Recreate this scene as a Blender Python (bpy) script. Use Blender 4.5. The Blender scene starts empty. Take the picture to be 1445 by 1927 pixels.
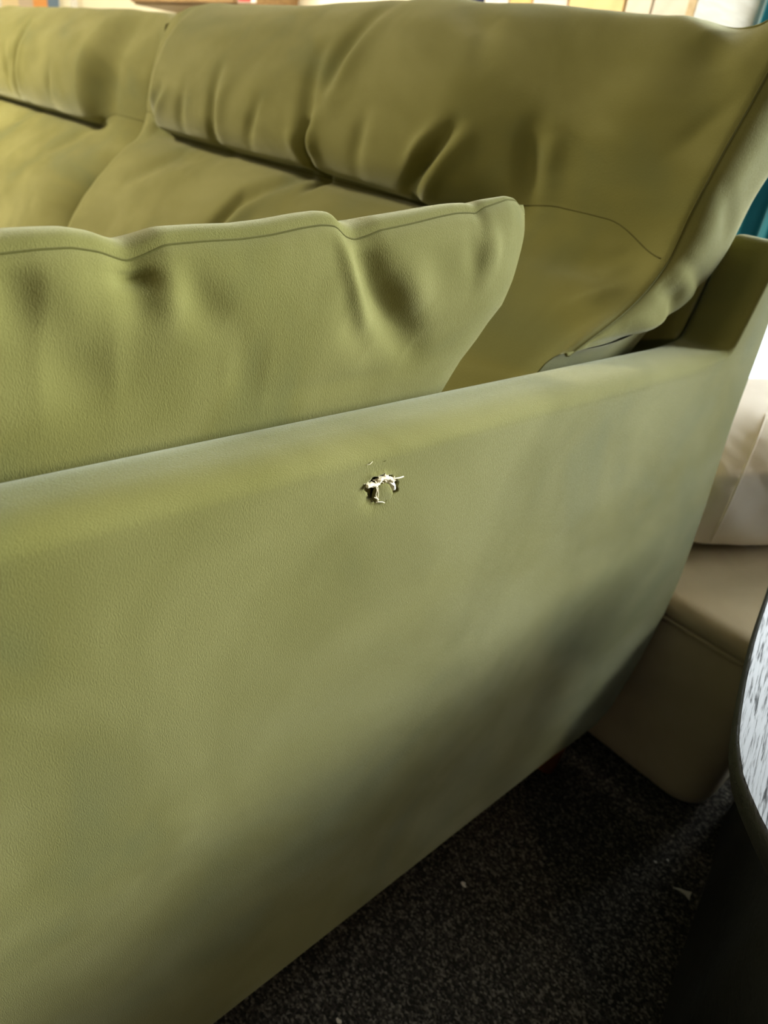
import bpy, bmesh, math, random
import numpy as np
from mathutils import Matrix, Vector
from mathutils.geometry import tessellate_polygon

scene = bpy.context.scene
rng = random.Random(7)
nrg = np.random.default_rng(11)

# ------------------------------------------------------------------ camera
cam_data = bpy.data.cameras.new('camera')
cam = bpy.data.objects.new('camera', cam_data)
scene.collection.objects.link(cam)
cam_data.sensor_fit = 'VERTICAL'
cam_data.sensor_height = 36.0
cam_data.lens = 24.06
cam_data.clip_start = 0.01
right = Vector((0.65072, 0.74821, 0.12861))
fwd = Vector((-0.60615, 0.61400, -0.50556)).normalized()
right = (right - fwd * right.dot(fwd)).normalized()
up = right.cross(fwd)
cam.matrix_world = Matrix(((right.x, up.x, -fwd.x, 0.2411), (right.y, up.y, -fwd.y, 0.0),
                           (right.z, up.z, -fwd.z, 0.80), (0, 0, 0, 1)))
cam_data.dof.use_dof = True
cam_data.dof.focus_distance = 0.40
cam_data.dof.aperture_fstop = 9.0
scene.camera = cam

# ------------------------------------------------------------------ light
world = bpy.data.worlds.new('overcast_sky')
scene.world = world
world.use_nodes = True
bg = world.node_tree.nodes['Background']
bg.inputs['Color'].default_value = (0.86, 0.93, 1.0, 1)
bg.inputs['Strength'].default_value = 2.4

def area(name, loc, rot, sx, sy, power, col, spread=180):
    l = bpy.data.lights.new(name, 'AREA')
    l.shape = 'RECTANGLE'; l.size = sx; l.size_y = sy
    l.energy = power; l.color = col; l.spread = math.radians(spread)
    o = bpy.data.objects.new(name, l)
    o.location = loc; o.rotation_euler = rot
    scene.collection.objects.link(o)
    return o
# daylight entering by the two windows of the back wall (the openings are at Y = 2)
area('daylight_wide_window', (1.20, 2.16, 1.42), (math.radians(-90), 0, 0), 1.2, 0.90, 290, (0.93, 0.965, 1.0))
area('daylight_glass_door', (-0.16, 2.16, 1.43), (math.radians(-90), 0, 0), 1.12, 1.35, 40, (0.95, 0.97, 1.0))
scene.view_settings.view_transform = 'Standard'
scene.view_settings.look = 'None'
scene.view_settings.gamma = 1.0
scene.view_settings.exposure = 0.43
scene.view_settings.use_curve_mapping = False

# ------------------------------------------------------------------ helpers
ORG = {}
def put(o, origin, parent=None):
    scene.collection.objects.link(o)
    if parent is None:
        o.location = origin
        ORG[o.name] = np.array(origin, float)
    else:
        o.parent = parent
        ORG[o.name] = ORG[parent.name]
    return o
def thing(name, origin, label, cat, group=None):
    o = bpy.data.objects.new(name, None)
    o.empty_display_size = 0.05
    put(o, origin)
    o['label'] = label; o['category'] = cat
    if group: o['group'] = group
    return o
def tag(o, label, cat, group=None):
    o['label'] = label; o['category'] = cat
    if group: o['group'] = group
    return o
def mesh(name, V, F, mat, parent=None, origin=(0, 0, 0), smooth=True, label=None):
    V = np.asarray(V, float)
    org = ORG[parent.name] if parent is not None else np.array(origin, float)
    me = bpy.data.meshes.new(name)
    me.from_pydata((V - org).tolist(), [], [tuple(int(i) for i in f) for f in F])
    me.validate(); me.update()
    if smooth:
        me.polygons.foreach_set('use_smooth', [True] * len(me.polygons))
    me.materials.append(mat)
    o = bpy.data.objects.new(name, me)
    put(o, origin, parent)
    if label: o['label'] = label
    return o
def struct(o):
    o['kind'] = 'structure'; return o
class MB:
    def __init__(s): s.V = []; s.F = []
    def add(s, V, F):
        n = len(s.V); s.V.extend([tuple(map(float, v)) for v in V]); s.F.extend([tuple(i + n for i in f) for f in F]); return s
    def box(s, a, b):
        (x0, y0, z0), (x1, y1, z1) = a, b
        V = [(x0,y0,z0),(x1,y0,z0),(x1,y1,z0),(x0,y1,z0),(x0,y0,z1),(x1,y0,z1),(x1,y1,z1),(x0,y1,z1)]
        return s.add(V, [(0,3,2,1),(4,5,6,7),(0,1,5,4),(1,2,6,5),(2,3,7,6),(3,0,4,7)])
    def out(s, name, mat, parent=None, origin=(0,0,0), smooth=False, label=None):
        return mesh(name, s.V, s.F, mat, parent, origin, smooth, label)
def bevel(o, w, n=2):
    m = o.modifiers.new('bevel', 'BEVEL'); m.width = w; m.segments = n; m.limit_method = 'ANGLE'
    o.data.polygons.foreach_set('use_smooth', [True] * len(o.data.polygons))
    m2 = o.modifiers.new('wn', 'WEIGHTED_NORMAL'); m2.keep_sharp = False
    return o
def grid_faces(nu, nv, off=0, wrap_v=False, flip=False):
    F = []
    for i in range(nu - 1):
        for j in range(nv if wrap_v else nv - 1):
            a = i * nv + j; b = i * nv + (j + 1) % nv; c = (i + 1) * nv + (j + 1) % nv; d = (i + 1) * nv + j
            F.append((off+a, off+d, off+c, off+b) if flip else (off+a, off+b, off+c, off+d))
    return F
def catmull(P, n, closed=False):
    """n samples of a Catmull-Rom curve through P, even in chord length."""
    P = np.asarray(P, float)
    Q = np.vstack([P[-1], P, P[0], P[1]]) if closed else np.vstack([2*P[0]-P[1], P, 2*P[-1]-P[-2]])
    m = len(P) if closed else len(P) - 1
    out = []
    for k in range(m):
        p0, p1, p2, p3 = Q[k], Q[k+1], Q[k+2], Q[k+3]
        t = np.linspace(0, 1, 24, endpoint=False)[:, None]
        out.append(0.5*((2*p1)+(-p0+p2)*t+(2*p0-5*p1+4*p2-p3)*t*t+(-p0+3*p1-3*p2+p3)*t**3))
    C = np.vstack(out + [[P[0]] if closed else [P[-1]]])
    d = np.r_[0, np.cumsum(np.linalg.norm(np.diff(C, axis=0), axis=1))]
    s = np.linspace(0, d[-1], n + 1)[:-1] if closed else np.linspace(0, d[-1], n)
    return np.stack([np.interp(s, d, C[:, k]) for k in range(C.shape[1])], 1)
def tube(P, r, n=8, caps=True):
    P = np.asarray(P, float); m = len(P)
    R = np.full(m, r) if np.isscalar(r) else np.asarray(r)
    T = np.gradient(P, axis=0); T /= np.linalg.norm(T, axis=1)[:, None] + 1e-12
    a = np.array([0, 0, 1.0]) if abs(T[0][2]) < 0.9 else np.array([1.0, 0, 0])
    V = []
    for i in range(m):
        u = a - T[i]*(a @ T[i]); u /= np.linalg.norm(u) + 1e-12; a = u
        w = np.cross(T[i], u)
        for k in range(n):
            th = 2*math.pi*k/n
            V.append(P[i] + R[i]*(math.cos(th)*u + math.sin(th)*w))
    F = grid_faces(m, n, wrap_v=True)
    if caps: F += [tuple(range(n))[::-1], tuple((m-1)*n + k for k in range(n))]
    return V, F
def smoothstep(a, b, x):
    t = np.clip((x - a) / (b - a), 0, 1); return t*t*(3 - 2*t)
def fold_field(A, B, folds):
    """Sum of fold ridges (+) and valleys (-) given as polylines in surface coordinates, in metres."""
    D = np.zeros_like(A)
    for pts, w, amp in folds:
        pts = np.array(pts, float)
        best = np.full(A.shape, 1e9); tt = np.zeros_like(A)
        n = len(pts) - 1
        for k in range(n):
            p, q = pts[k], pts[k+1]; e = q - p; L2 = e @ e + 1e-12
            t = np.clip(((A-p[0])*e[0] + (B-p[1])*e[1]) / L2, 0, 1)
            d = np.hypot(A - p[0] - t*e[0], B - p[1] - t*e[1])
            hit = d < best
            best = np.where(hit, d, best); tt = np.where(hit, (k + t)/n, tt)
        taper = 0.35 + 0.65*np.sin(np.pi*np.clip(tt, 0, 1))
        D += amp*taper*np.exp(-(best/w)**2)
    return D
def soft_noise(A, B, freq, seed, octaves=2):
    r = np.random.default_rng(seed); D = np.zeros_like(A); amp = 1.0
    for o in range(octaves):
        for k in range(5):
            th = r.uniform(0, 2*math.pi); f = freq*(1.9**o)*r.uniform(.6, 1.4); ph = r.uniform(0, 6.28)
            D += amp*np.sin(f*(A*math.cos(th) + B*math.sin(th)) + ph)
        amp *= .5
    return D / 5

# ------------------------------------------------------------------ materials
def new_mat(name):
    m = bpy.data.materials.new(name); m.use_nodes = True
    nt = m.node_tree
    return m, nt, nt.nodes['Principled BSDF']
def N(nt, kind, **kw):
    n = nt.nodes.new(kind)
    for k, v in kw.items():
        if k in n.inputs.keys(): n.inputs[k].default_value = v
        else: setattr(n, k, v)
    return n
def coords(nt, scale=(1, 1, 1), rot=(0, 0, 0)):
    tc = nt.nodes.new('ShaderNodeTexCoord'); m0 = nt.nodes.new('ShaderNodeMapping'); mp = nt.nodes.new('ShaderNodeMapping')
    m0.inputs['Rotation'].default_value = rot; mp.inputs['Scale'].default_value = scale      # turn first, then stretch
    nt.links.new(tc.outputs['Object'], m0.inputs['Vector']); nt.links.new(m0.outputs['Vector'], mp.inputs['Vector']); return mp.outputs['Vector']
def ramp(nt, fac, stops):
    r = nt.nodes.new('ShaderNodeValToRGB'); e = r.color_ramp.elements
    while len(e) < len(stops): e.new(0.5)
    for el, (p, c) in zip(e, stops):
        el.position = p; el.color = (*c, 1) if len(c) == 3 else c
    nt.links.new(fac, r.inputs['Fac']); return r.outputs['Color']
def fabric(name, c0, c1, sheen=0.6, sheen_tint=(1, 1, 1), sheen_rough=0.35, patch=5.0, fuzz=900, bump=0.25, rough=0.9, fdist=0.0006, nap=False):
    m, nt, b = new_mat(name)
    v = coords(nt)
    n1 = N(nt, 'ShaderNodeTexNoise', Scale=patch, Detail=3.0, Roughness=0.55, Distortion=0.6); nt.links.new(v, n1.inputs['Vector'])
    col = ramp(nt, n1.outputs['Fac'], ([(0.30, tuple(x*f for x, f in zip(c0, (.80, .86, 1.0)))), (0.46, c0), (0.64, c1)] if nap else [(0.34, c0), (0.66, c1)]))
    nt.links.new(col, b.inputs['Base Color'])
    v2 = coords(nt, (1, 1, .35))
    n2 = N(nt, 'ShaderNodeTexNoise', Scale=fuzz, Detail=2.0, Roughness=0.7); nt.links.new(v2, n2.inputs['Vector'])
    bp = N(nt, 'ShaderNodeBump', Strength=bump, Distance=fdist); nt.links.new(n2.outputs['Fac'], bp.inputs['Height'])
    nt.links.new(bp.outputs['Normal'], b.inputs['Normal'])
    b.inputs['Roughness'].default_value = rough
    b.inputs['Specular IOR Level'].default_value = 0.15
    b.inputs['Sheen Weight'].default_value = sheen
    b.inputs['Sheen Roughness'].default_value = sheen_rough
    if nap:      # brushed nap: strokes lie in different directions and catch more or less light
        n3 = N(nt, 'ShaderNodeTexNoise', Scale=5.0, Detail=3.0, Roughness=0.55, Distortion=0.3); nt.links.new(coords(nt, (1, 1, 1.6), (.4, 0, 0)), n3.inputs['Vector'])
        mr = N(nt, 'ShaderNodeMapRange'); mr.inputs['From Min'].default_value = .35; mr.inputs['From Max'].default_value = .65
        mr.inputs['To Min'].default_value = sheen*.65; mr.inputs['To Max'].default_value = sheen*1.25
        nt.links.new(n3.outputs['Fac'], mr.inputs['Value']); nt.links.new(mr.outputs['Result'], b.inputs['Sheen Weight'])
    b.inputs['Sheen Tint'].default_value = (*sheen_tint, 1)
    return m
def plain(name, c, rough=0.6, spec=0.4, noise=None):
    m, nt, b = new_mat(name)
    if noise:
        sc, c2 = noise
        n1 = N(nt, 'ShaderNodeTexNoise', Scale=sc, Detail=3.0); nt.links.new(coords(nt), n1.inputs['Vector'])
        nt.links.new(ramp(nt, n1.outputs['Fac'], [(.35, c), (.65, c2)]), b.inputs['Base Color'])
    else:
        b.inputs['Base Color'].default_value = (*c, 1)
    b.inputs['Roughness'].default_value = rough
    b.inputs['Specular IOR Level'].default_value = spec
    return m
VELVET = fabric('olive_velvet', (0.132, 0.124, 0.032), (0.170, 0.160, 0.050), 0.34, (0.95, 0.97, 0.75), 0.40, 6.0, 1500, 0.60, nap=True)
VELVET_SEAM = fabric('olive_velvet_seam', (0.07, 0.065, 0.014), (0.08, 0.075, 0.016), 0.2, (0.8, 0.8, 0.5))
BEIGE = fabric('beige_linen', (0.42, 0.335, 0.20), (0.47, 0.38, 0.235), 0.2, (1, .95, .85), 0.5, 9, 1400, 0.35)
CREAM = fabric('cream_cotton', (0.82, 0.73, 0.62), (0.87, 0.79, 0.69), 0.2, (1, .97, .9), 0.5, 9, 900, 0.2)
TEAL = fabric('teal_cloth', (0.012, 0.14, 0.20), (0.02, 0.18, 0.25), 0.2, (.6, .9, 1), .5, 9, 900, .2)
FIBRE = fabric('cream_fibre', (0.78, 0.68, 0.45), (0.85, 0.77, 0.56), 0.3, (1, 1, 1), .5, 600, 3000, .3)
FOAM = plain('white_foam', (0.90, 0.88, 0.78), 0.9, 0.1, (900, (0.82, 0.79, 0.66)))
WADDING = plain('dark_wadding', (0.10, 0.088, 0.028), 0.95, 0.05, (500, (0.06, 0.052, 0.018)))
PAPER = plain('paper', (0.62, 0.58, 0.50), 0.8, 0.2)
WALL = plain('warm_white_paint', (0.86, 0.82, 0.66), 0.85, 0.2, (4, (0.88, 0.85, 0.70)))
SLATE = plain('slate_paint', (0.09, 0.09, 0.085), 0.85, 0.2)
CEIL = plain('grey_ceiling_paint', (0.20, 0.195, 0.18), 0.9, 0.1)
FRAME_WHITE = plain('white_frame_paint', (0.80, 0.80, 0.78), 0.45, 0.4)
METAL = plain('brushed_metal', (0.5, 0.5, 0.5), 0.35, 0.5)
FOOT = plain('orange_wood', (0.42, 0.13, 0.04), 0.5, 0.4, (40, (0.30, 0.085, 0.025)))

def wood(name, c0, c1, rot, stretch, scale, rough, bump, coat=0.0):
    m, nt, b = new_mat(name)
    v = coords(nt, (1, stretch, 1), rot)
    n1 = N(nt, 'ShaderNodeTexNoise', Scale=scale, Detail=4.0, Roughness=0.6, Distortion=0.3); nt.links.new(v, n1.inputs['Vector'])
    nt.links.new(ramp(nt, n1.outputs['Fac'], [(.42, c0), (.60, c1)]), b.inputs['Base Color'])
    h = ramp(nt, n1.outputs['Fac'], [(.40, (0, 0, 0)), (.50, (1, 1, 1))])
    bp = N(nt, 'ShaderNodeBump', Strength=bump, Distance=0.0012); nt.links.new(h, bp.inputs['Height'])
    nt.links.new(bp.outputs['Normal'], b.inputs['Normal'])
    b.inputs['Roughness'].default_value = rough
    b.inputs['Specular IOR Level'].default_value = 0.55
    b.inputs['Coat Weight'].default_value = coat
    b.inputs['Coat Roughness'].default_value = 0.3
    nt.links.new(bp.outputs['Normal'], b.inputs['Coat Normal'])
    return m
DARK_OAK = wood('dark_stained_oak', (0.004, 0.0045, 0.0045), (0.022, 0.024, 0.027), (0, 0, math.radians(-15)), 0.06, 560, 0.42, 0.08, 0.4)
_nt = DARK_OAK.node_tree; _b = _nt.nodes['Principled BSDF']      # open pores hardly shine
_n = [n for n in _nt.nodes if n.type == 'TEX_NOISE'][0]
_r = ramp(_nt, _n.outputs['Fac'], [(.36, (.06, .06, .06)), (.50, (.62, .62, .62))])
_nt.links.new(_r, _b.inputs['Specular IOR Level'])
_m = N(_nt, 'ShaderNodeMath', operation='MULTIPLY'); _nt.links.new(_r, _m.inputs[0]); _m.inputs[1].default_value = .22; _nt.links.new(_m.outputs['Value'], _b.inputs['Coat Weight'])
BLACK_OAK = wood('black_stained_oak', (0.003, 0.0035, 0.003), (0.007, 0.008, 0.007), (0, math.radians(90), 0), 0.12, 200, 0.6, 0.3)
TAN_WOOD = wood('tan_wood', (0.26, 0.15, 0.06), (0.34, 0.21, 0.09), (0, 0, math.radians(90)), 0.1, 60, 0.5, 0.1)

def carpet_mat():
    m, nt, b = new_mat('charcoal_loop_carpet')
    v = coords(nt, (1, 1.25, 1))
    a = N(nt, 'ShaderNodeTexVoronoi', Scale=330.0, Randomness=1.0); nt.links.new(v, a.inputs['Vector'])
    n1 = N(nt, 'ShaderNodeTexNoise', Scale=260.0, Detail=3.0, Roughness=.7); nt.links.new(v, n1.inputs['Vector'])
    sep = N(nt, 'ShaderNodeSeparateColor'); nt.links.new(a.outputs['Color'], sep.inputs['Color'])
    add = N(nt, 'ShaderNodeMath', operation='MULTIPLY'); nt.links.new(sep.outputs['Red'], add.inputs[0]); nt.links.new(n1.outputs['Fac'], add.inputs[1])
    col = ramp(nt, add.outputs['Value'], [(.12, (.021, .0195, .017)), (.34, (.058, .052, .044)), (.55, (.19, .17, .14))])
    nt.links.new(col, b.inputs['Base Color'])
    mx = N(nt, 'ShaderNodeMath', operation='ADD'); nt.links.new(a.outputs['Distance'], mx.inputs[0]); nt.links.new(n1.outputs['Fac'], mx.inputs[1])
    bp = N(nt, 'ShaderNodeBump', Strength=.8, Distance=.003); bp.invert = True; nt.links.new(mx.outputs['Value'], bp.inputs['Height'])
    nt.links.new(bp.outputs['Normal'], b.inputs['Normal'])
    b.inputs['Roughness'].default_value = .95; b.inputs['Specular IOR Level'].default_value = .1
    return m
CARPET = carpet_mat()
def glass_mat():
    m = bpy.data.materials.new('window_glass'); m.use_nodes = True; nt = m.node_tree; nt.nodes.clear()
    o = nt.nodes.new('ShaderNodeOutputMaterial'); t = nt.nodes.new('ShaderNodeBsdfTransparent'); g = nt.nodes.new('ShaderNodeBsdfGlossy')
    g.inputs['Roughness'].default_value = .02; t.inputs['Color'].default_value = (.95, .97, .96, 1)
    f = nt.nodes.new('ShaderNodeFresnel'); f.inputs['IOR'].default_value = 1.45
    mx = nt.nodes.new('ShaderNodeMixShader'); nt.links.new(f.outputs[0], mx.inputs[0]); nt.links.new(t.outputs[0], mx.inputs[1]); nt.links.new(g.outputs[0], mx.inputs[2])
    nt.links.new(mx.outputs[0], o.inputs['Surface']); return m
GLASS = glass_mat()
GLOBE, _nt, _b = new_mat('warm_fill_globe')  # glow of the added globe pendant, fill for the arm shadow
_b.inputs['Base Color'].default_value = (1, .9, .7, 1); _b.inputs['Emission Color'].default_value = (1, .78, .42, 1); _b.inputs['Emission Strength'].default_value = 58.0
LAMP, _nt, _b = new_mat('warm_lamp_diffuser')
_b.inputs['Base Color'].default_value = (1, .9, .7, 1); _b.inputs['Emission Color'].default_value = (1, .88, .68, 1); _b.inputs['Emission Strength'].default_value = 8.0

# ------------------------------------------------------------------ room
X0, X1, Y0, Y1, H = -4.2, 3.4, -4.5, 2.0, 2.7
struct(MB().box((X0, Y0, -.05), (X1, Y1, 0)).out('floor', CARPET))
struct(MB().box((X0, Y0, H), (X1, Y1 + .12, H + .05)).out('ceiling', CEIL))
struct(MB().box((X0 - .1, Y0, 0), (X0, Y1 + .12, H)).out('wall_left', WALL))
struct(MB().box((X1, Y0, 0), (X1 + .1, Y1 + .12, H)).out('wall_right', SLATE))
struct(MB().box((X0, Y0 - .1, 0), (X1, Y0, H)).out('wall_front', SLATE))
wb = MB()
wb.box((X0, Y1, 0), (-.72, Y1 + .12, H)).box((.40, Y1, 0), (.60, Y1 + .12, H)).box((1.80, Y1, 0), (X1, Y1 + .12, H))
wb.box((-.72, Y1, 2.12), (.40, Y1 + .12, H)).box((.60, Y1, 1.90), (1.80, Y1 + .12, H)).box((.60, Y1, 0), (1.80, Y1 + .12, .94)).box((-.72, Y1, 0), (.40, Y1 + .12, .06))
struct(wb.out('wall_back', WALL))
def window(name, x0, x1, z0, z1, bars):
    w = bpy.data.objects.new(name, None); put(w, ((x0+x1)/2, Y1 + .06, z0)); struct(w)
    t = .045
    for a, b in (((x0, z0), (x0+t, z1)), ((x1-t, z0), (x1, z1)), ((x0+t, z0), (x1-t, z0+t)), ((x0+t, z1-t), (x1-t, z1))):
        MB().box((a[0], Y1+.03, a[1]), (b[0], Y1+.09, b[1])).out('frame_bar', FRAME_WHITE, w)
    xs = [x0+t] + list(bars) + [x1-t]
    for k in bars: MB().box((k-.02, Y1+.035, z0+t), (k+.02, Y1+.085, z1-t)).out('mullion', FRAME_WHITE, w)
    for a, b in zip(xs[:-1], xs[1:]):
        MB().box((a, Y1+.058, z0+t), (b, Y1+.062, z1-t)).out('pane', GLASS, w)
    return w
window('window_1', -.72, .40, .06, 2.12, [])
window('window_2', .60, 1.80, .94, 1.90, [1.20])
struct(MB().box((-4.2, 1.633, 0), (-4.17, 1.66, 2.1)).out('trim_1', FRAME_WHITE))

# warm lamps before the sofa: one flush ceiling lamp, one unseen drum pendant added for falloff along the cushions
lx, ly = -1.35, -2.2
L = thing('unseen_ceiling_lamp', (lx, ly, H), 'large warm ceiling lamp over the middle of the floor before the sofa', 'lamp')
f = MB()
for a, b in (((-.6, -.3), (.6, -.27)), ((-.6, .27), (.6, .3)), ((-.6, -.27), (-.57, .27)), ((.57, -.27), (.6, .27))):
    f.box((lx+a[0], ly+a[1], H-.03), (lx+b[0], ly+b[1], H))
f.out('frame', FRAME_WHITE, L)
MB().box((lx-.57, ly-.27, H-.012), (lx+.57, ly+.27, H-.004)).out('diffuser', LAMP, L)
area('unseen_ceiling_light', (lx, ly, H-.02), (0, 0, 0), 1.1, .5, 30, (1, .90, .65))
lx, ly, lz = -2.55, -.60, 1.85
L = thing('added_drum_pendant', (lx, ly, H), 'added, unseen warm drum pendant hanging low before the far end of the sofa', 'lamp')
V, F = tube([(lx, ly, H), (lx, ly, lz+.2)], .004, 8); mesh('cord', V, F, SLATE, L)
V = []
for r_, z_ in ((.26, lz), (.26, lz+.2), (.255, lz+.2), (.255, lz)):
    V += [(lx + r_*math.cos(2*math.pi*k/40), ly + r_*math.sin(2*math.pi*k/40), z_) for k in range(40)]
F = grid_faces(4, 40, wrap_v=True) + [(120+k, 120+(k+1) % 40, (k+1) % 40, k) for k in range(40)]
mesh('shade', V, F, FRAME_WHITE, L)
V, F = tube([(lx, ly, lz+.010), (lx, ly, lz+.014)], .25, 40); mesh('diffuser', V, F, LAMP, L)
al = area('added_drum_light', (lx, ly, lz+.004), (0, 0, 0), .46, .46, 122, (1, .90, .65)); al.data.shape = 'DISK'
# globe pendant added out of view: warm fill for the shadow on the arm
gx, gy, gz = 2.5, -1.2, 1.35
L = thing('added_globe_pendant', (gx, gy, H), 'added, unseen warm globe pendant filling the arm shadow from the aisle beside the dark table', 'lamp')
V, F = tube([(gx, gy, H-.02), (gx, gy, gz+.15)], .004, 8); mesh('cord', V, F, SLATE, L)
V, F = tube([(gx, gy, H), (gx, gy, H-.02), (gx, gy, H-.03)], [.05, .05, .01], 20); mesh('ceiling_rose', V, F, SLATE, L)
V, F = tube([(gx, gy, gz+.17), (gx, gy, gz+.14), (gx, gy, gz+.105)], [.02, .035, .04], 16); mesh('cap', V, F, SLATE, L)
a = np.linspace(.0, math.pi, 24); V, F = tube([(gx, gy, gz+.12*math.cos(t)) for t in a], [max(.0005, .12*math.sin(t)) for t in a], 32); mesh('globe', V, F, GLOBE, L)
# unseen ceiling washers added to brighten the back wall and cushion tops
for lx, where in ((-1.25, 'the bookcase'), (-3.0, 'the tan wall cabinet')):
    L = thing('unseen_ceiling_lamp', (lx, 1.1, H), 'unseen warm ceiling washer added in front of ' + where, 'lamp', 'added ceiling washers along the back wall')
    f = MB()
    for a, b in (((-.4, -.1), (.4, -.08)), ((-.4, .08), (.4, .1)), ((-.4, -.08), (-.38, .08)), ((.38, -.08), (.4, .08))):
        f.box((lx+a[0], 1.1+a[1], H-.04), (lx+b[0], 1.1+b[1], H))
    f.out('frame', FRAME_WHITE, L)
    MB().box((lx-.38, 1.02, H-.012), (lx+.38, 1.18, H-.004)).out('diffuser', LAMP, L)
    area('unseen_ceiling_light', (lx, 1.1, H-.03), (math.radians(42), 0, 0), .74, .15, 40, (1, .88, .68), 95)

# ------------------------------------------------------------------ sofa
sofa = thing('sofa', (-1.1, .25, 0), 'olive green velvet sofa with a slim arm that has a small torn hole', 'sofa')

# --- side panel: the slim arm and the raised rear wing, one upholstered L
def side_outline():
    rear = catmull([(.728, .128), (.762, .19), (.784, .26), (.790, .34), (.772, .45), (.747, .56), (.734, .655), (.722, .722)], 40)
    top = catmull([(.722, .722), (.716, .737), (.704, .742), (.692, .738), (.684, .722)], 14)
    wing = catmull([(.684, .722), (.676, .69), (.668, .663), (.664, .652), (.658, .6478), (.645, .6467), (.615, .6465)], 24)
    arm = np.stack([np.linspace(.615, -.27, 60), np.full(60, .6465)], 1)
    front = catmull([(-.27, .6465), (-.292, .640), (-.30, .615), (-.30, .40), (-.30, .16), (-.292, .133), (-.27, .125)], 34)
    bot = np.stack([np.linspace(-.27, .71, 60), np.full(60, .125)], 1)
    P = np.vstack([bot[:-1], [(.71, .125)], rear[1:-1], top[:-1], wing[:-1], arm[:-1], front[:-1]])
    return P
TEAR = np.array([.239, .616])
TEAR_PX = np.array([[.418e-3, .06e-3], [-.111e-3, -.36e-3]])
def tear(dx, dy):      # offsets measured across the tear, in thirds of a millimetre
    return TEAR + TEAR_PX @ np.array([dx, dy], float)
def side_panel(name, xo, sgn, with_tear, parent):
    """outer face in the plane X = xo; the panel is .052 thick towards -sgn."""
    P = side_outline(); n = len(P)
    T = np.roll(P, -1, 0) - np.roll(P, 1, 0); T /= np.linalg.norm(T, axis=1)[:, None]
    nn = np.stack([T[:, 1], -T[:, 0]], 1)
    th = .052
    # depth of the rounding across the panel, and how far it eats into the outline
    soft = smoothstep(.66, .60, P[:, 0])
    rx = .010 + .011*soft; ri = .006 + .006*soft
    V = []; F = []
    rings = []
    for a in np.linspace(90, 0, 9):
        ar = math.radians(a); rings.append((ri*(1-math.cos(ar)), -rx + rx*math.sin(ar)))
    for a in np.linspace(0, 90, 9):
        ar = math.radians(a); rings.append((ri*(1-math.cos(ar)), -th + rx - rx*math.sin(ar)))
    for ins, x in rings:
        Q = P - nn*ins[:, None]
        V += [(xo + sgn*x[i], q[0], q[1]) for i, q in enumerate(Q)]
    nr = len(rings)
    for i in range(nr-1):
        for j in range(n):
            a, b = i*n + j, i*n + (j+1) % n
            F.append((a, a+n, b+n, b) if sgn > 0 else (a, b, b+n, a+n))
    inner = list(range((nr-1)*n, nr*n))
    outer = list(range(n))
    F.append(tuple(inner) if sgn < 0 else tuple(inner[::-1]))
    if not with_tear:
        F.append(tuple(outer[::-1]) if sgn < 0 else tuple(outer))
    else:
        m = 72; R = .034
        hole = [(688,918),(693,906),(704,898),(718,893),(736,896),(746,906),(750,918),(746,926),(738,931),(729,939),(718,945),(706,946),(696,938),(690,928)]
        hp = catmull([tear(x-716, y-920) for x, y in hole], 400, True)
        ang = np.arctan2(hp[:, 1]-TEAR[1], hp[:, 0]-TEAR[0])
        rad = np.hypot(hp[:, 0]-TEAR[0], hp[:, 1]-TEAR[1])
        o = np.argsort(ang); ang, rad = ang[o], rad[o]
        ths = np.linspace(-math.pi, math.pi, m, endpoint=False)
        rh = np.interp(ths, ang, rad, period=2*math.pi)
        rh = rh*(1 + .05*np.sin(9*ths) + .04*np.sin(17*ths + 1))
        base = len(V)
        K = 16
        for k in range(K):
            f = k/(K-1); Rt = np.where(np.sin(ths) > .01, np.minimum(R, .0175/np.maximum(np.sin(ths), .01)), R); rr = Rt + (rh - Rt)*f
            Yc = TEAR[0] + rr*np.cos(ths); Zc = TEAR[1] + rr*np.sin(ths)
            edge = np.exp(-((1-f)/.22)**2)
            low_left = np.clip(np.cos(ths - math.radians(215)), 0, 1)
            up_left = np.clip(np.cos(ths - math.radians(120)), 0, 1)
            dx = edge*(-.0014*low_left + .0009*up_left)
            dx *= 0 if k == 0 else 1
            V += [(xo + dx[i], Yc[i], Zc[i]) for i in range(m)]
        for k in range(K-1):
            for j in range(m):
                a, b = base + k*m + j, base + k*m + (j+1) % m
                F.append((a, b, b+m, a+m))
        # pit wall and floor below the torn edge
        pb = len(V)
        last = np.array(V[base+(K-1)*m: base+K*m])
        c0 = last.mean(0)
        for k, (dep, sc) in enumerate(((-.0012, 1.02), (-.0035, 1.05), (-.006, .98), (-.007, .6), (-.0072, .15))):
            q = c0 + (last - c0)*sc; q[:, 0] = xo + dep
            V += [tuple(v) for v in q]
        pl = base + (K-1)*m
        for k in range(5):
            s0 = pl if k == 0 else pb + (k-1)*m
            s1 = pb + k*m
            for j in range(m):
                F.append((s0+j, s0+(j+1) % m, s1+(j+1) % m, s1+j))
        F.append(tuple(pb + 4*m + j for j in range(m)))
        # flat face between the outline and the ring around the tear
        A = [Vector((V[i][1], V[i][2], 0)) for i in outer]
        B = [Vector((V[base+j][1], V[base+j][2], 0)) for j in range(m)]
        idx = outer + [base+j for j in range(m)]
        for t in tessellate_polygon([A, B[::-1]]):
            ids = [(outer + [base + m-1-j for j in range(m)])[i] for i in t]
            p = [np.array(V[i][1:]) for i in ids]
            cr = (p[1]-p[0])[0]*(p[2]-p[0])[1] - (p[1]-p[0])[1]*(p[2]-p[0])[0]
            F.append(tuple(ids) if cr > 0 else tuple(ids[::-1]))
    return mesh(name, V, F, VELVET, parent)
arm = side_panel('arm', 0.0, 1, True, sofa)
side_panel('arm', -2.25, -1, False, sofa)

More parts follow.
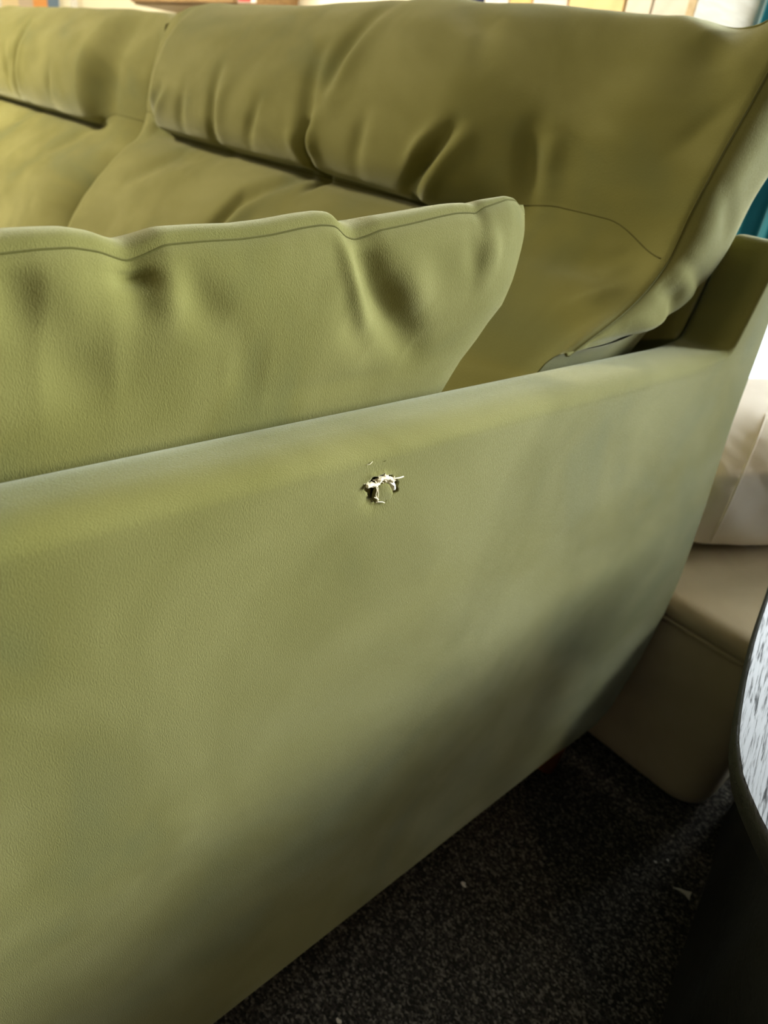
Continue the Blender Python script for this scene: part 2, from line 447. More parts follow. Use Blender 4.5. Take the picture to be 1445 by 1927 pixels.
# --- the tear: folded flap, frayed backing, foam and loose threads, sub-parts of the arm
def face_pt(x, y, h):
    q = tear(x-716, y-920); return np.array([h, q[0], q[1]])
fl_out = [(709,914),(714,908),(721,906),(728,907),(734,913),(740,924),(742,934),(738,943),(728,949),(716,951),(706,949),(703,940),(705,926)]
fc = catmull(fl_out, 48, True); cen = np.array([722.0, 932.0])
V = []; F = []
for k in range(9):
    f = k/8
    for (x, y) in fc:
        q = cen + (np.array([x, y]) - cen)*(1-f)
        rise = np.clip((945 - q[1])/38, 0, 1)
        hgt = (-.0007*(1 - rise)*(1 if f < .2 else .4) + .0006*rise + .0009*math.sin(math.pi*.5*f)*(.3 + .7*rise)) - (.0016 if f == 0 else 0)
        V.append(face_pt(q[0], q[1], hgt))
F = [f[::-1] for f in grid_faces(9, 48, wrap_v=True)]
mesh('torn_flap', V, F, VELVET, arm)
mb = MB()
arch = catmull([(690,914),(697,912),(704,912),(709,908),(713,902),(719,899),(726,899),(733,901),(737,905)], 60)
for k in range(210):
    i = rng.randrange(60); x, y = arch[i] + nrg.normal(0, 2.4, 2)
    a = rng.uniform(-1.2, 1.2) + (1.57 if rng.random() < .45 else 0)
    L = rng.uniform(2.5, 6.5); dx, dy = L*math.cos(a), -L*math.sin(a)*.8
    h0 = rng.uniform(-.0006, .0010)
    pts = [face_pt(x-dx/2, y-dy/2, h0-.0003), face_pt(x + rng.uniform(-1, 1), y + rng.uniform(-1, 1), h0+rng.uniform(.0002, .0008)), face_pt(x+dx/2, y+dy/2, h0+rng.uniform(-.0004, .0006))]
    mb.add(*tube(catmull(pts, 5), [.00016, .00030, .00034, .00030, .00014], 5))
for k in range(0, 60, 3):
    x, y = arch[k]; w = 2.3 + 1.2*math.sin(k*.5)
    pts = [face_pt(x-w, y+1.2, .0000), face_pt(x, y, .0008), face_pt(x+w, y-1, .0002)]
    mb.add(*tube(catmull(pts, 6), [.0005, .0011, .0015, .0015, .0011, .0005], 7))
fray = mb.out('frayed_backing', FIBRE, arm, smooth=True, label='cream frayed backing threads of the torn fabric')
fp = catmull([(728,907),(735,901),(742,904),(747,912),(749.5,923),(746,928),(739,926),(734,917)], 26, True); cf = np.array([739.5, 914.5])
V = []
for k in range(6):
    f = k/5
    for (x, y) in fp:
        q = cf + (np.array([x, y])-cf)*(1 - f*.96)
        V.append(face_pt(q[0]+rng.uniform(-.3,.3), q[1]+rng.uniform(-.3,.3), -.0030 + .0040*math.sqrt(f) + rng.uniform(-.0002, .0002)))
mesh('foam_chunk', V, [f[::-1] for f in grid_faces(6, 26, wrap_v=True)] + [tuple(range(130, 156))], FOAM, arm, label='white foam showing in the tear')
def thread(pts, r):
    P = catmull([face_pt(x, y, h) for x, y, h in pts], 24)
    V, F = tube(P, r*(1 + .15*np.sin(np.arange(24)*1.9)), 6); return mesh('loose_thread', V, F, FIBRE, arm)
thread([(729,901,.0010),(737,898.5,.0018),(746,896.5,.0022),(755,894.5,.0018)], .00042)
thread([(704,913,.0008),(706,922,.0010),(705,932,.0006),(708,942,.0009),(707,946,.0006)], .00034)
thread([(708,914,.0008),(708,922,.0011),(709,932,.0008),(706,940,.0010)], .00028)
thread([(702,936,.0005),(707,938,.0011),(710,940,.0006)], .0003)
thread([(705,945,.0006),(712,944,.0010),(718,945,.0007),(722,947,.0005)], .00025)
thread([(690,877,.0004),(694,875,.0010),(700,871,.0004)], .00016)

# --- back frame, seat platform, feet
prof = catmull([(.62, .40), (.640, .55), (.662, .646), (.682, .70), (.692, .728), (.704, .7365), (.716, .730), (.728, .67), (.742, .56), (.768, .45), (.782, .34), (.775, .26), (.755, .19), (.72, .14), (.66, .13), (.62, .16)], 90, True)
xs = [-2.196, -2.18, -2.0, -1.1, -.3, -.07, -.0545]
V = [(x, p[0], p[1]) for x in xs for p in prof]
nP = len(prof)
F = grid_faces(len(xs), nP, wrap_v=True) + [tuple(range(nP))[::-1], tuple((len(xs)-1)*nP + k for k in range(nP))]
mesh('back_frame', V, F, VELVET, sofa)
bevel(MB().box((-2.196, -.26, .15), (-.0545, .60, .395)).out('seat', VELVET, sofa), .02, 3)
for fx, fy in ((-.045, .705), (-.045, -.22), (-2.2, .705), (-2.2, -.22)):
    V, F = tube([(fx, fy, 0), (fx, fy, .06), (fx, fy, .128)], [.014, .018, .022], 20)
    mesh('foot', V, F, FOOT, sofa)

# ------------------------------------------------------------------ back cushions
KM = np.array([(.36,.41),(.405,.50),(.462,.60),(.528,.672),(.568,.701),(.596,.712),(.566,.724),(.553,.757),(.566,.812),(.605,.868),(.66,.902),(.715,.906),(.755,.875),(.735,.805),(.672,.735),(.628,.66),(.57,.53),(.47,.415)])
KF = KM.copy(); KF[3:11] = [(.533,.675),(.566,.699),(.582,.721),(.589,.741),(.594,.766),(.606,.806),(.630,.856),(.668,.898)]
KR = np.array([(.470,.6505),(.478,.653),(.498,.662),(.538,.680),(.565,.698),(.585,.720),(.592,.739),(.598,.760),(.615,.798),(.636,.838),(.662,.886),(.700,.914),(.742,.892),(.733,.825),(.698,.768),(.677,.716),(.632,.674),(.55,.653)])
def seam_index(fr, t):
    a, b = fr[:-1], fr[1:]; e = b - a
    u = np.clip(((t - a)*e).sum(1)/((e*e).sum(1) + 1e-12), 0, 1)
    d = np.hypot(*(a + e*u[:, None] - t).T); k = int(np.argmin(d)); return k + float(u[k])
def cushion(name, label, xr, xl, right_raised, crease_r, crease_l, folds, seed, dy, amp):
    folds = [(p, w, a*1.3) for p, w, a in folds]
    """right end at xr, left end at xl (xl < xr); crease_* = distance over which the flat seam turns into the tuck."""
    org = ((xr+xl)/2, .55, .41)
    root = thing(name, org, label, 'cushion', 'loose back cushions of the sofa')
    nx, nf = 300, 180
    s = np.linspace(0, 1, nx)
    u = s - .035*np.sin(2*np.pi*s)/(2*np.pi)*8*.5
    u = (u - u[0])/(u[-1]-u[0])
    X = xr + (xl - xr)*u
    rows = []; seam_j = []
    for x in X:
        a = xr - x; b = x - xl
        c = smoothstep(crease_r[0], crease_r[1], a)*smoothstep(crease_l[0], crease_l[1], b)
        K = KF + (KM - KF)*c
        if not right_raised:
            K = K.copy(); K[3:7, 1] -= .018; K[7, 1] -= .010; K[9:13, 1] -= .008
        if right_raised:
            w = np.ones(18)*smoothstep(.012, .10, a)
            w[:3] = smoothstep(.004, .05, a); w[15:] = smoothstep(.004, .05, a)
            K = KR + (K - KR)*w[:, None]
        else:
            e = np.clip(1 - a/.20, 0, 1)
            cen = np.array([.625, .68]); K = K + (cen - K)*(1 - np.sqrt(1 - e**2.2))*np.array([.80, .10])
        e = 1 - smoothstep(0, .06, b)
        cen = np.array([.63, .68]); K = K + (cen - K)*(e**3)[..., None]*np.array([.22, .04]) if np.ndim(e) else K + (cen - K)*(e**3)*np.array([.22, .04])
        fr = catmull(K[:12], nf); seam_j.append(seam_index(fr, K[5] + (K[6]-K[5])*(1-c)*(smoothstep(0, .07, a) if right_raised else 1))); bk = catmull(np.vstack([K[11:], K[0]]), nf)
        rows.append(np.vstack([fr[:-1], bk[:-1]]))
    G = np.array(rows); nl = G.shape[1]
    G[:, :, 0] += dy
    XX = np.repeat(X[:, None], nl, 1)
    P = np.stack([XX, G[:, :, 0], G[:, :, 1]], 2)
    # outward normals
    du = np.gradient(P, axis=0); dv = np.roll(P, -1, 1) - np.roll(P, 1, 1)
    nrm = np.cross(dv, du); nrm /= np.linalg.norm(nrm, axis=2)[:, :, None] + 1e-12
    front = np.zeros(nl); front[:nf+16] = 1; front[nf+16:nf+40] = np.linspace(1, 0, 24)
    D = fold_field(XX, P[:, :, 2], folds)*front[None, :]
    D += amp*soft_noise(XX*1.0, P[:, :, 2]*1.4 + P[:, :, 1], 22, seed, 3)
    edge = np.minimum(smoothstep(0, .03, np.abs(X - xr)), smoothstep(0, .03, np.abs(X-xl)))[:, None]
    D *= .15 + .85*edge
    D -= .0022*np.exp(-((X - xr)/.0022)**2)[:, None] + .0022*np.exp(-((X - xl)/.0022)**2)[:, None]
    # the stitched seam across the cushion: a fine groove along the crease row
    sj = np.array(seam_j)
    D -= .0012*np.exp(-((np.arange(nl)[None, :] - sj[:, None])/1.2)**2)*smoothstep(.06, .11, np.abs(X - xr))[:, None]
    P = P + nrm*D[:, :, None]
    if right_raised:      # soft give where the cushion rests on the arm
        over = smoothstep(-.075, -.05, P[:, :, 0])
        P[:, :, 2] = np.where(over > 0, np.maximum(P[:, :, 2], .6475*over + P[:, :, 2]*(1-over)), P[:, :, 2])
    body = mesh('cover', P.reshape(-1, 3), grid_faces(nx, nl, wrap_v=True), VELVET, root)
    st = [P[i, int(sj[i])]*(1-sj[i] % 1) + P[i, int(sj[i])+1]*(sj[i] % 1) for i in range(2, nx-2)]
    V, F = tube(np.array(st) + np.array([0, -.0001, 0]), .0006, 5)
    mesh('cross_seam', V, F, VELVET_SEAM, root)
    # gussets closing both ends
    for side, row, sg in ((0, P[0], 1), (1, P[-1], -1)):
        fr = row[:nf]; bk = np.vstack([row[nf-1:], row[:1]])[::-1]
        bk = np.array([bk[min(i, len(bk)-1)] for i in np.round(np.linspace(0, len(bk)-1, nf)).astype(int)])
        m = 40; V = []
        for q in range(m+1):
            f = q/m
            L = fr + (bk - fr)*f
            wdt = np.linalg.norm(bk - fr, axis=1)
            bul = (1 - (2*f-1)**4)*np.minimum(wdt*.18, .016 if right_raised and side == 0 else .006) - .0015*math.exp(-(f/.03)**2)
            L = L.copy()
            if side == 0 and right_raised:
                wr = fold_field(L[:, 1], L[:, 2], GUSSET_FOLDS)
                bul = bul + wr*smoothstep(0, .15, f)
            L[:, 0] += sg*bul
            if side == 0 and right_raised: L[:, 2] = np.maximum(L[:, 2], .6475)
            V.append(L)
        V = np.array(V)
        F = grid_faces(m+1, nf, flip=(sg > 0))
        mesh('gusset', V.reshape(-1, 3), F, VELVET, root)
        V, F = tube(fr[2:] + np.array([sg*.0001, -.0003, 0]), .0007, 6)
        mesh('seam', V, F, VELVET_SEAM, root)
    return root
GUSSET_FOLDS = [([(.575,.700),(.600,.690),(.615,.668)], .010, -.004), ([(.545,.672),(.580,.668),(.605,.672)], .010, .005),
                ([(.50,.655),(.55,.657),(.60,.655)], .004, -.004), ([(.60,.708),(.635,.69)], .012, .002),
                ([(.62,.78),(.65,.74)], .012, -.0025), ([(.60,.72),(.64,.70),(.66,.69)], .008, -.003), ([(.625,.668),(.64,.676)], .005, .004)]
R_FOLDS = [
    ([(-.928,.775),(-.97,.745),(-1.009,.722)], .010, -.006), ([(-.905,.775),(-.95,.742)], .010, .003),
    ([(-.763,.812),(-.764,.75),(-.775,.718)], .011, -.005), ([(-.735,.80),(-.745,.745)], .014, .003),
    ([(-.560,.840),(-.545,.79),(-.542,.753)], .014, -.007), ([(-.542,.770),(-.541,.735),(-.539,.705)], .0075, -.014), ([(-.525,.770),(-.522,.735)], .012, .006), ([(-.562,.765),(-.562,.735)], .014, .004),
    ([(-.505,.890),(-.518,.845),(-.523,.80)], .016, -.007), ([(-.485,.87),(-.50,.81)], .016, .004),
    ([(-.300,.790),(-.325,.755),(-.355,.722)], .009, -.012), ([(-.283,.785),(-.305,.75),(-.33,.725)], .010, .006), ([(-.320,.785),(-.347,.75)], .010, .005),
    ([(-.224,.800),(-.215,.770),(-.205,.74)], .011, -.007), ([(-.205,.80),(-.195,.765)], .012, .0035),
    ([(-.650,.782),(-.672,.735)], .010, -.004), ([(-.43,.79),(-.44,.735)], .012, -.004), ([(-.85,.78),(-.865,.735)], .012, -.004),
    ([(-.575,.706),(-.635,.669),(-.647,.617),(-.645,.58)], .012, -.009), ([(-.60,.672),(-.615,.62)], .016, .004),
    ([(-.77,.705),(-.876,.690),(-.94,.65)], .016, -.006), ([(-.80,.68),(-.88,.66)], .02, .003),
    ([(-.14,.70),(-.09,.712),(-.055,.705)], .010, -.003), ([(-.10,.672),(-.06,.69)], .008, .003), ([(-.20,.68),(-.12,.66)], .016, -.003),
    ([(-.62,.91),(-.45,.91),(-.25,.91)], .05, .006), ([(-.15,.92),(-.10,.905),(-.092,.86)], .022, -.009), ([(-.09,.80),(-.06,.84)], .010, -.002), ([(-.40,.905),(-.33,.88),(-.30,.85)], .012, -.003), ([(-.16,.905),(-.10,.885),(-.06,.86)], .010, .003)]
cushion('back_cushion', 'olive velvet back cushion overhanging the torn arm, with a tucked crease across it', -.050, -1.075, True, (.12, .28), (.03, .12), R_FOLDS, 3, 0.0, .0022)
L_FOLDS = [([(-1.685,.85),(-1.668,.78),(-1.672,.72)], .012, -.008), ([(-1.64,.82),(-1.64,.74)], .016, .004), ([(-1.45,.78),(-1.46,.73)], .012, -.003),
           ([(-1.75,.80),(-1.72,.73)], .012, -.006), ([(-1.30,.69),(-1.36,.64)], .02, -.005), ([(-1.62,.69),(-1.72,.65)], .016, -.005), ([(-1.45,.66),(-1.50,.60)], .022, .003)]
cushion('back_cushion', 'olive velvet back cushion farther from the torn arm, cut by the left picture edge', -1.090, -2.165, False, (.12, .22), (.03, .12), L_FOLDS, 9, 0.012, .0022)

# ------------------------------------------------------------------ loose pillow behind the arm
def pillow():
    root = thing('scatter_pillow', (.08, .10, .40), 'olive velvet box pillow with wavy top seam, wedged upright behind the torn arm', 'pillow')
    root.location = (-.10, .10, .40); ORG[root.name] = np.array((-.10, .10, .40))
    seam = np.array([(-.34,.735),(-.25,.738),(-.15,.728),(-.06,.735),(.02,.726),(.05,.725),(.078,.728),(.096,.730),(.109,.7305),(.121,.7285),(.130,.7250),(.134,.7240),(.140,.726),(.152,.731),(.171,.7325),(.192,.7335),(.210,.7355),(.230,.739),(.243,.7405),(.252,.7400),(.259,.7345),(.267,.7325),(.275,.7345),(.285,.738),(.311,.742),(.334,.746),(.348,.748),(.360,.7485),(.366,.7480),(.374,.752),(.387,.755),(.397,.757),(.409,.7565),(.420,.753)])
    back = np.array([(-.34,.735),(-.2,.733),(-.05,.728),(.05,.725),(.09,.725),(.099,.727),(.125,.7272),(.135,.726),(.147,.723),(.157,.724),(.168,.725),(.203,.7255),(.244,.731),(.263,.734),(.280,.7345),(.295,.736),(.315,.740),(.360,.748),(.378,.752),(.403,.756),(.413,.756),(.422,.753)])
    rt = np.array([(.421,.753),(.4195,.738),(.414,.72),(.410,.706),(.403,.689),(.391,.677),(.382,.666),(.369,.652),(.355,.631),(.33,.59),(.30,.53),(.27,.47),(.25,.41)])[::-1]
    ns, nt_, ng = 300, 120, 26
    zb, Yl, tip = .408, -.34, .421
    S = np.linspace(0, 1, ns)**.85
    t = np.linspace(0, 1, nt_)
    Yd = Yl + (tip - Yl)*S
    Zt = np.interp(Yd, seam[:, 0], seam[:, 1])
    Zt[1:-1] = (Zt[:-2] + 2*Zt[1:-1] + Zt[2:])/4
    Zt_full = Zt[:, None]
    Z = zb + (Zt_full - zb)*t[None, :]
    Yr = np.interp(zb + (.753 - zb)*t, rt[:, 1], rt[:, 0])
    Y = Yl + (Yr[None, :] - Yl)*S[:, None]
    sf = np.repeat(S[:, None], nt_, 1); tf = np.repeat(t[None, :], ns, 0)
    top = Zt_full - Z; rgt = (Yr[None, :] - Y)
    Xf = -.0595 - .016*np.exp(-(top/.020)**1.0) - .010*np.exp(-(np.abs(rgt)/.018)) - .05*(zb + .10 - Z).clip(0, 1)
    FF = [([(.262,.735),(.275,.709),(.290,.690),(.308,.672)], .0125, -.0095), ([(.252,.740),(.258,.716),(.268,.692)], .0065, .0060), ([(.297,.725),(.315,.695)], .014, .0030),
          ([(.135,.724),(.134,.712)], .010, -.009), ([(.154,.724),(.162,.709),(.175,.696)], .011, -.0035), ([(.146,.726),(.150,.700)], .012, .003),
          ([(.070,.716),(.092,.711)], .014, -.0045), ([(.085,.682),(.118,.679)], .02, -.004), ([(.10,.735),(.10,.70)], .012, .002),
          ([(.358,.712),(.361,.735)], .010, -.0020), ([(.205,.653),(.25,.655),(.297,.657)], .006, -.0012), ([(.366,.744),(.369,.711)], .009, .0022),
          ([(.253,.695),(.272,.674)], .010, -.0025), ([(.175,.672),(.20,.668)], .016, -.002), ([(.376,.742),(.378,.72)], .006, .0016)]
    Xf = Xf + fold_field(Y, Z, FF)*np.clip(top/.008, .25, 1) + .0007*soft_noise(Y, Z, 60, 5, 2)
    Xf = np.minimum(Xf, np.where(Z < .66, -.0555, 9))
    groove = np.exp(-(top/.0016)**2)
    Xf -= .0022*groove
    front = np.stack([Xf, Y, Z], 2)
    # gusset over the top, from the front seam to the back seam
    wid = np.interp(Yd, [-.34, .20, .28, .33, .36, .40, .422], [.047, .045, .037, .029, .021, .011, .002])
    Zb = np.interp(Yd + .012*smoothstep(.42, .2, Yd), back[:, 0], back[:, 1])
    q = np.linspace(0, 1, ng)
    e0 = front[:, -1, :]
    gx = e0[:, None, 0] - wid[:, None]*q[None, :]
    lift = np.interp(Yd, [-.34, .25, .36, .422], [.0075, .007, .005, .0005])
    gz = e0[:, None, 2] + (Zb - e0[:, 2])[:, None]*smoothstep(.0, 1., q)[None, :] + lift[:, None]*(np.sin(np.pi*q**.55)[None, :])
    gy = np.repeat(Yd[:, None], ng, 1) + (.004*np.sin(np.pi*q))[None, :]*0
    gus = np.stack([gx, gy, gz], 2)
    # back panel
    bk0 = gus[:, -1, :]
    r = np.linspace(0, 1, 50)
    bz = bk0[:, None, 2] + (zb - bk0[:, None, 2])*r[None, :]
    by = Yl + (np.interp(zb + (.753 - zb)*(1-r), rt[:, 1], rt[:, 0])[None, :] - Yl)*S[:, None]
    endw = np.clip((1 - S)/.25, 0, 1)[:, None]
    bx = bk0[:, None, 0] - (.035*np.sin(np.pi*r)**.7)[None, :]*(.15 + .85*np.sqrt(endw)) - .02*r[None, :]
    bck = np.stack([bx, by, bz], 2)
    mesh('front_panel', front.reshape(-1, 3), grid_faces(ns, nt_, flip=False), VELVET, root)
    mesh('top_gusset', gus.reshape(-1, 3), grid_faces(ns, ng, flip=False), VELVET, root)
    mesh('back_panel', bck.reshape(-1, 3), grid_faces(ns, 50, flip=False), VELVET, root)
    # right hand gusset between the two panels
    f_e = front[-1]; b_e = bck[-1][::-1]
    b_e = np.stack([np.interp(np.linspace(0, 1, nt_), np.linspace(0, 1, 50), b_e[:, k]) for k in range(3)], 1)
    rg = np.array([f_e + (b_e - f_e)*w + np.array([0, .006*math.sin(math.pi*w), 0]) for w in np.linspace(0, 1, 12)])
    mesh('side_gusset', rg.reshape(-1, 3), grid_faces(12, nt_, flip=False), VELVET, root)
    V, F = tube(e0[:-4] + np.array([-.0002, 0, .0001]), .0006, 6)
    mesh('seam', V, F, VELVET_SEAM, root)
    return root
pillow()

# ------------------------------------------------------------------ beige ottoman and its cushion
def rrect(x0, x1, y0, y1, r, n=10):
    P = []
    for cx, cy, a0 in ((x1-r, y1-r, 0), (x0+r, y1-r, 90), (x0+r, y0+r, 180), (x1-r, y0+r, 270)):
        for k in range(n+1):
            a = math.radians(a0 + 90*k/n); P.append((cx + r*math.cos(a), cy + r*math.sin(a)))
    return np.array(P)
def loft(levels):
    """levels: list of (outline Nx2, z)"""
    n = len(levels[0][0]); V = [(p[0], p[1], z) for O, z in levels for p in O]
    F = grid_faces(len(levels), n, wrap_v=True)
    F += [tuple(range(n))[::-1], tuple((len(levels)-1)*n + k for k in range(n))]
    return V, F
ott = thing('ottoman', (-.16, 1.1, 0), 'beige upholstered ottoman on the carpet right behind the green sofa', 'ottoman')
ox0, ox1, oy0, oy1 = -.46, .140, .803, 1.38
lv = []
for z, ins, r in ((.006, .010, .045), (.010, .004, .045), (.03, .0, .045), (.15, -.003, .045), (.26, .0, .045), (.268, .003, .045)):
    lv.append((rrect(ox0+ins, ox1-ins, oy0+ins, oy1-ins, r), z))
mesh('body', *loft(lv), BEIGE, ott)
lv = []
for z, ins in ((.270, .004), (.272, -.002), (.280, -.004), (.292, -.002), (.299, .006), (.302, .018), (.305, .06), (.309, .16)):
    lv.append((rrect(ox0+ins, ox1-ins, oy0+ins, oy1-ins, min(max(.04, ins+.03), .11)), z))
mesh('top_pad', *loft(lv), BEIGE, ott)
O = rrect(ox0-.001, ox1+.001, oy0-.001, oy1+.001, .045)
V, F = tube([(p[0], p[1], .269) for p in O] + [(O[0][0], O[0][1], .269)], .003, 8, False)
mesh('piping', V, F, BEIGE, ott)

cp = thing('cream_cushion', (-.09, .97, .305), 'puffy cream cushion lying on the beige ottoman in window light', 'cushion')
ax = np.array([.45, .893, 0]); ay = np.array([.893, -.45, 0]); cc = np.array([-.068, 1.052, .4175])
nu, nv = 96, 64
U = np.linspace(0, 2*math.pi, nu, endpoint=False); Vv = np.linspace(-math.pi/2, math.pi/2, nv)
def spow(c, e): return np.sign(c)*np.abs(c)**e
def cream_pt(u, v, push=0.0):
    x = .215*spow(np.cos(v), .55)*spow(np.cos(u), .62); y = .122*spow(np.cos(v), .55)*spow(np.sin(u), .62); z = .108*spow(np.sin(v), .75)
    w = 1 + .02*np.sin(7*u + 3*v) + .016*np.sin(13*u - 6*v + 1) + push
    z = z*(1 - .25*np.clip(np.abs(x)/.215, 0, 1)**4)
    P = cc + np.multiply.outer(x*w, ax) + np.multiply.outer(y*w, ay) + np.multiply.outer(z, np.array([0, 0, 1.0]))
    return P
UU, VV = np.meshgrid(U, Vv, indexing='ij')
P = cream_pt(UU, VV)
P += 0.0
wr = .0025*np.sin(P[:, :, 2]*190 + 12*np.sin(P[:, :, 1]*21))*np.exp(-((P[:, :, 2]-.45)/.05)**2)
P[:, :, 0] += wr
P[:, :, 2] = np.maximum(P[:, :, 2], .3095)
V = np.vstack([P.reshape(-1, 3)])
F = [tuple(reversed((i*nv+j, i*nv+j+1, ((i+1) % nu)*nv+j+1, ((i+1) % nu)*nv+j))) for i in range(nu) for j in range(nv-1)]
mesh('cover', V, [f[::-1] for f in F], CREAM, cp)
vs = np.linspace(-.7, 1.2, 40)
V, F = tube(cream_pt(np.full(40, 1.95), vs, .004) + np.array([0.002, -.001, 0]), .0016, 8)
mesh('seam', V, F, CREAM, cp)

# ------------------------------------------------------------------ dark oak table
tab = thing('coffee_table', (.60, .34, 0), 'dark stained oak coffee table with rounded corner and plinth base, right of the sofa', 'table')
TZ = .50
out = catmull([(.133,.573),(.154,.491),(.174,.426),(.189,.384),(.197,.368),(.203,.357),(.217,.341),(.235,.325),(.27,.306),(.33,.29),(.45,.272),(.65,.25),(.85,.25),(1.0,.28),(1.08,.45),(1.06,.70),(.98,.90),(.80,1.01),(.55,1.05),(.32,1.03),(.19,.95),(.13,.85),(.104,.74),(.114,.65)], 220, True)
def inset(P, d):
    T = np.roll(P, -1, 0) - np.roll(P, 1, 0); T /= np.linalg.norm(T, axis=1)[:, None]
    return P - np.stack([T[:, 1], -T[:, 0]], 1)*d
area2 = np.sum(out[:, 0]*np.roll(out[:, 1], -1) - np.roll(out[:, 0], -1)*out[:, 1])
if area2 < 0: out = out[::-1]
tl = [(inset(out, .030), TZ-.040), (inset(out, .012), TZ-.030), (inset(out, .002), TZ-.016), (inset(out, .0), TZ-.006), (inset(out, .0006), TZ-.002), (inset(out, .0018), TZ-.0006)]
mesh('edge_band', *loft(tl), BLACK_OAK, tab)
mesh('table_top', *loft([(inset(out, .0035), TZ-.0016), (inset(out, .0018), TZ-.0005), (inset(out, .0026), TZ)]), DARK_OAK, tab, smooth=False)
bo = catmull([(.163,.87),(.192,.742),(.216,.63),(.242,.523),(.265,.44),(.32,.385),(.45,.345),(.65,.315),(.85,.31),(.97,.34),(1.02,.45),(1.0,.68),(.92,.86),(.75,.96),(.52,1.0),(.32,.98),(.20,.93)], 160, True)
a2 = np.sum(bo[:, 0]*np.roll(bo[:, 1], -1) - np.roll(bo[:, 0], -1)*bo[:, 1])
if a2 < 0: bo = bo[::-1]
mesh('plinth', *loft([(inset(bo, .004), .0), (bo, .004), (bo, .2), (bo, TZ-.042)]), BLACK_OAK, tab)

# ------------------------------------------------------------------ scraps on the carpet
def scrap(x, y, size, seed, label, shape=None):
    r = random.Random(seed); n = len(shape) if shape else 9
    top = []; bot = []
    for k in range(n):
        if shape: dx, dy = shape[k]
        else:
            a = 2*math.pi*k/n; q = size*r.uniform(.55, 1.1); dx, dy = q*math.cos(a), q*math.sin(a)*.7
        h = .0035 + size*r.uniform(0, .25)
        top.append((x+dx, y+dy, h)); bot.append((x+dx, y+dy, h-.0009))
    V = top + bot + [(x, y, .0035 + size*.25), (x, y, .0032)]
    F = []
    for k in range(n):
        k2 = (k+1) % n
        F += [(k, k2, 2*n), (n+k2, n+k, 2*n+1), (n+k, n+k2, k2, k)]
    o = mesh('paper_scrap', V, F, PAPER, None, (x, y, 0), smooth=False)
    return tag(o, label, 'scrap', 'scraps on the carpet')
scrap(.182, .692, .012, 1, 'pale forked paper scrap on the carpet near the dark table', [(-.011,-.006),(-.003,-.004),(.004,-.003),(.011,-.004),(.009,.001),(.008,.008),(.003,.003),(-.004,-.001)])
scrap(.006, .471, .0042, 2, 'tiny pale scrap on the carpet close to the bottom edge of the sofa')
scrap(.139, .700, .0022, 3, 'left of two pinhead white specks on the carpet by the ottoman')
scrap(.148, .716, .0022, 4, 'right of two pinhead white specks on the carpet by the ottoman')
scrap(.027, .262, .0035, 5, 'tiny pale scrap at the bottom edge of the picture')

# ------------------------------------------------------------------ far background
cur = thing('curtain', (-.47, 1.72, 0), 'teal curtain panel hanging before the bright window behind the sofa', 'curtain')
cx = np.linspace(-.585, -.345, 90)
V = []; 
for side in (0, 1):
    for z in np.linspace(.02, 2.25, 20):
        for x in cx:
            V.append((x, 1.72 + .022*math.sin((x+.585)*95 + .3*z) + .005*math.sin(x*210) + (.004 if side else 0), z))
n1 = 20*90
F = grid_faces(20, 90) + [f[::-1] for f in grid_faces(20, 90, off=n1)]
for i in range(19):
    for j in (0, 89):
        a, b = i*90+j, (i+1)*90+j; F.append((a, b, b+n1, a+n1))
mesh('cloth', V, F, TEAL, cur)
V, F = tube([(-.80, 1.72, 2.27), (.45, 1.72, 2.27)], .012, 12); mesh('rod', V, F, METAL, cur)
for k in range(8):
    x = -.575 + k*.031
    a = np.linspace(0, 2*math.pi, 17); V, F = tube([(x, 1.72+.018*math.cos(t), 2.27+.018*math.sin(t)) for t in a], .0025, 6, False); mesh('ring', V, F, METAL, cur)

bc = thing('bookcase', (-1.12, 1.84, 0), 'pale wooden bookcase against the back wall behind the sofa', 'bookcase')
PALE = wood('pale_wood', (0.50, 0.38, 0.22), (0.58, 0.46, 0.29), (0, 0, 0), 0.1, 60, 0.5, 0.1)
for x in (-1.52, -.745): bevel(MB().box((x, 1.70, 0), (x+.022, 1.985, 1.75)).out('side_panel', PALE, bc), .002)
for z in (.08, .52, .96, 1.42, 1.73): bevel(MB().box((-1.498, 1.705, z), (-.745, 1.985, z+.022)).out('shelf', PALE, bc), .002)
MB().box((-1.498, 1.985, .05), (-.745, 1.995, 1.75)).out('back_panel', PALE, bc)
books = [(-1.448, -1.380, (.012, .015, .05), 'navy'), (-1.374, -1.288, (.62, .60, .58), 'pale grey'), (-1.282, -1.208, (.62, .42, .18), 'tan'), (-1.202, -1.092, (.72, .60, .55), 'pinkish white'),
         (-1.086, -.926, (.66, .50, .26), 'wide sand coloured'), (-.918, -.852, (.62, .57, .50), 'greyish cream'), (-.846, -.750, (.58, .55, .50), 'mottled stone grey')]
PAGES = plain('page_block', (.8, .77, .68), .9, .1)
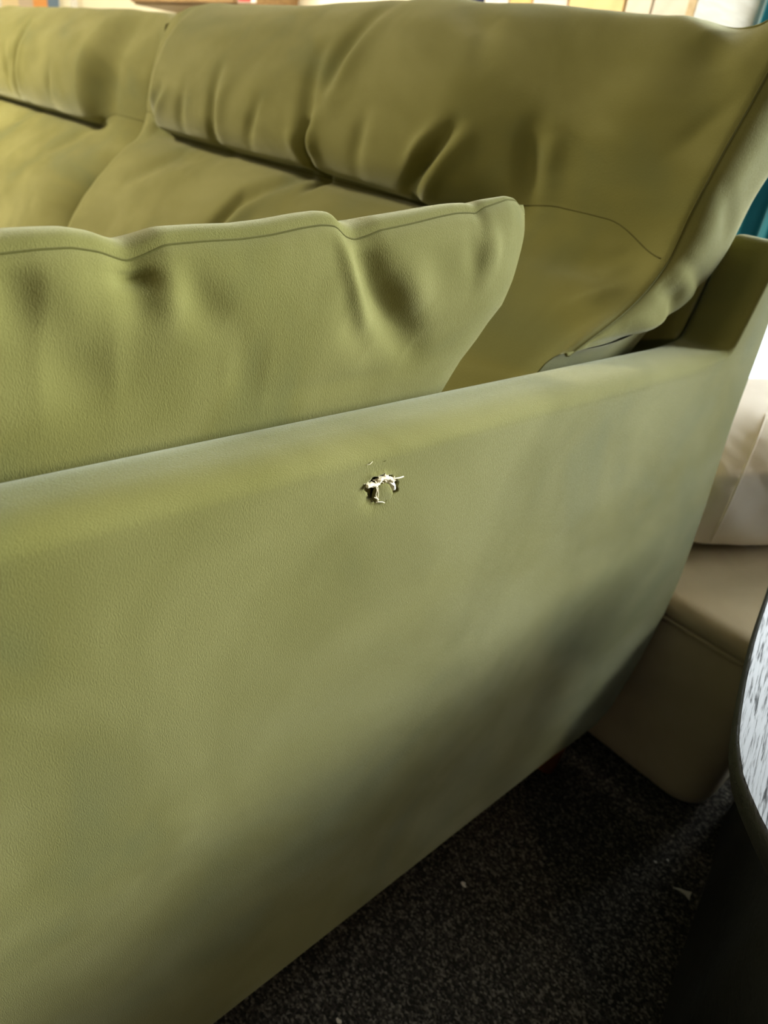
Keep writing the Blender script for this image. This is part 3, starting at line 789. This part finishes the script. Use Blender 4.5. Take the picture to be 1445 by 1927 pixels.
for k, (a, b, col, nm) in enumerate(books):
    t = thing('sample_book', ((a+b)/2, 1.84, .982), nm + ' spined sample book standing in the row on the bookcase shelf', 'book', 'sample books on the bookcase')
    m = plain('cover_' + nm.replace(' ', '_'), col, .6, .3, (30, tuple(min(1, c*1.15) for c in col)))
    h = .36 + .02*(k % 3)
    c = MB(); th = .004
    c.box((a, 1.728, .983), (b, 1.734, .983+h)).box((a, 1.734, .983), (a+th, 1.95, .983+h)).box((b-th, 1.734, .983), (b, 1.95, .983+h))
    bevel(c.out('cover', m, t), .0015)
    MB().box((a+th, 1.736, .988), (b-th, 1.945, .978+h)).out('pages', PAGES, t)

cab = thing('wall_cabinet', (-3.14, 1.84, 1.06), 'tan wooden cabinet hung on the back wall above the sofa', 'cabinet')
bevel(MB().box((-3.62, 1.72, 1.062), (-2.66, 1.998, 1.62)).out('body', TAN_WOOD, cab), .004)
for a, b, kx in ((-3.612, -3.143, -3.19), (-3.137, -2.668, -3.09)):
    d = bevel(MB().box((a, 1.70, 1.07), (b, 1.719, 1.612)).out('door', TAN_WOOD, cab), .003)
    V, F = tube([(kx, 1.701, 1.2), (kx, 1.69, 1.2), (kx, 1.68, 1.2), (kx, 1.676, 1.2)], [.006, .006, .013, .008], 14); mesh('knob', V, F, METAL, d)
tg = thing('price_tag', (-2.60, 1.71, 1.07), 'small red and white tag fixed to the side of the tan cabinet', 'tag')
RED = plain('red_card', (.62, .05, .04), .6, .3); WHITE = plain('white_card', (.85, .83, .8), .7, .2)
bevel(MB().box((-2.658, 1.712, 1.072), (-2.53, 1.718, 1.25)).out('card', WHITE, tg), .002)
bevel(MB().box((-2.65, 1.709, 1.076), (-2.56, 1.712, 1.20)).out('red_band', RED, tg), .001)
po = thing('poster', (-4.19, 1.42, .85), 'framed poster with orange and blue blocks on the left wall', 'poster')
bevel(MB().box((-4.198, 1.28, .85), (-4.18, 1.575, 1.45)).out('frame', FRAME_WHITE, po), .003)
for y0, y1, col in ((1.29, 1.37, (.80, .66, .42)), (1.37, 1.44, (.60, .50, .40)), (1.44, 1.51, (.80, .36, .12)), (1.51, 1.568, (.16, .24, .36))):
    MB().box((-4.18, y0, .86), (-4.177, y1, 1.44)).out('colour_block', plain('print', col, .6, .3), po)
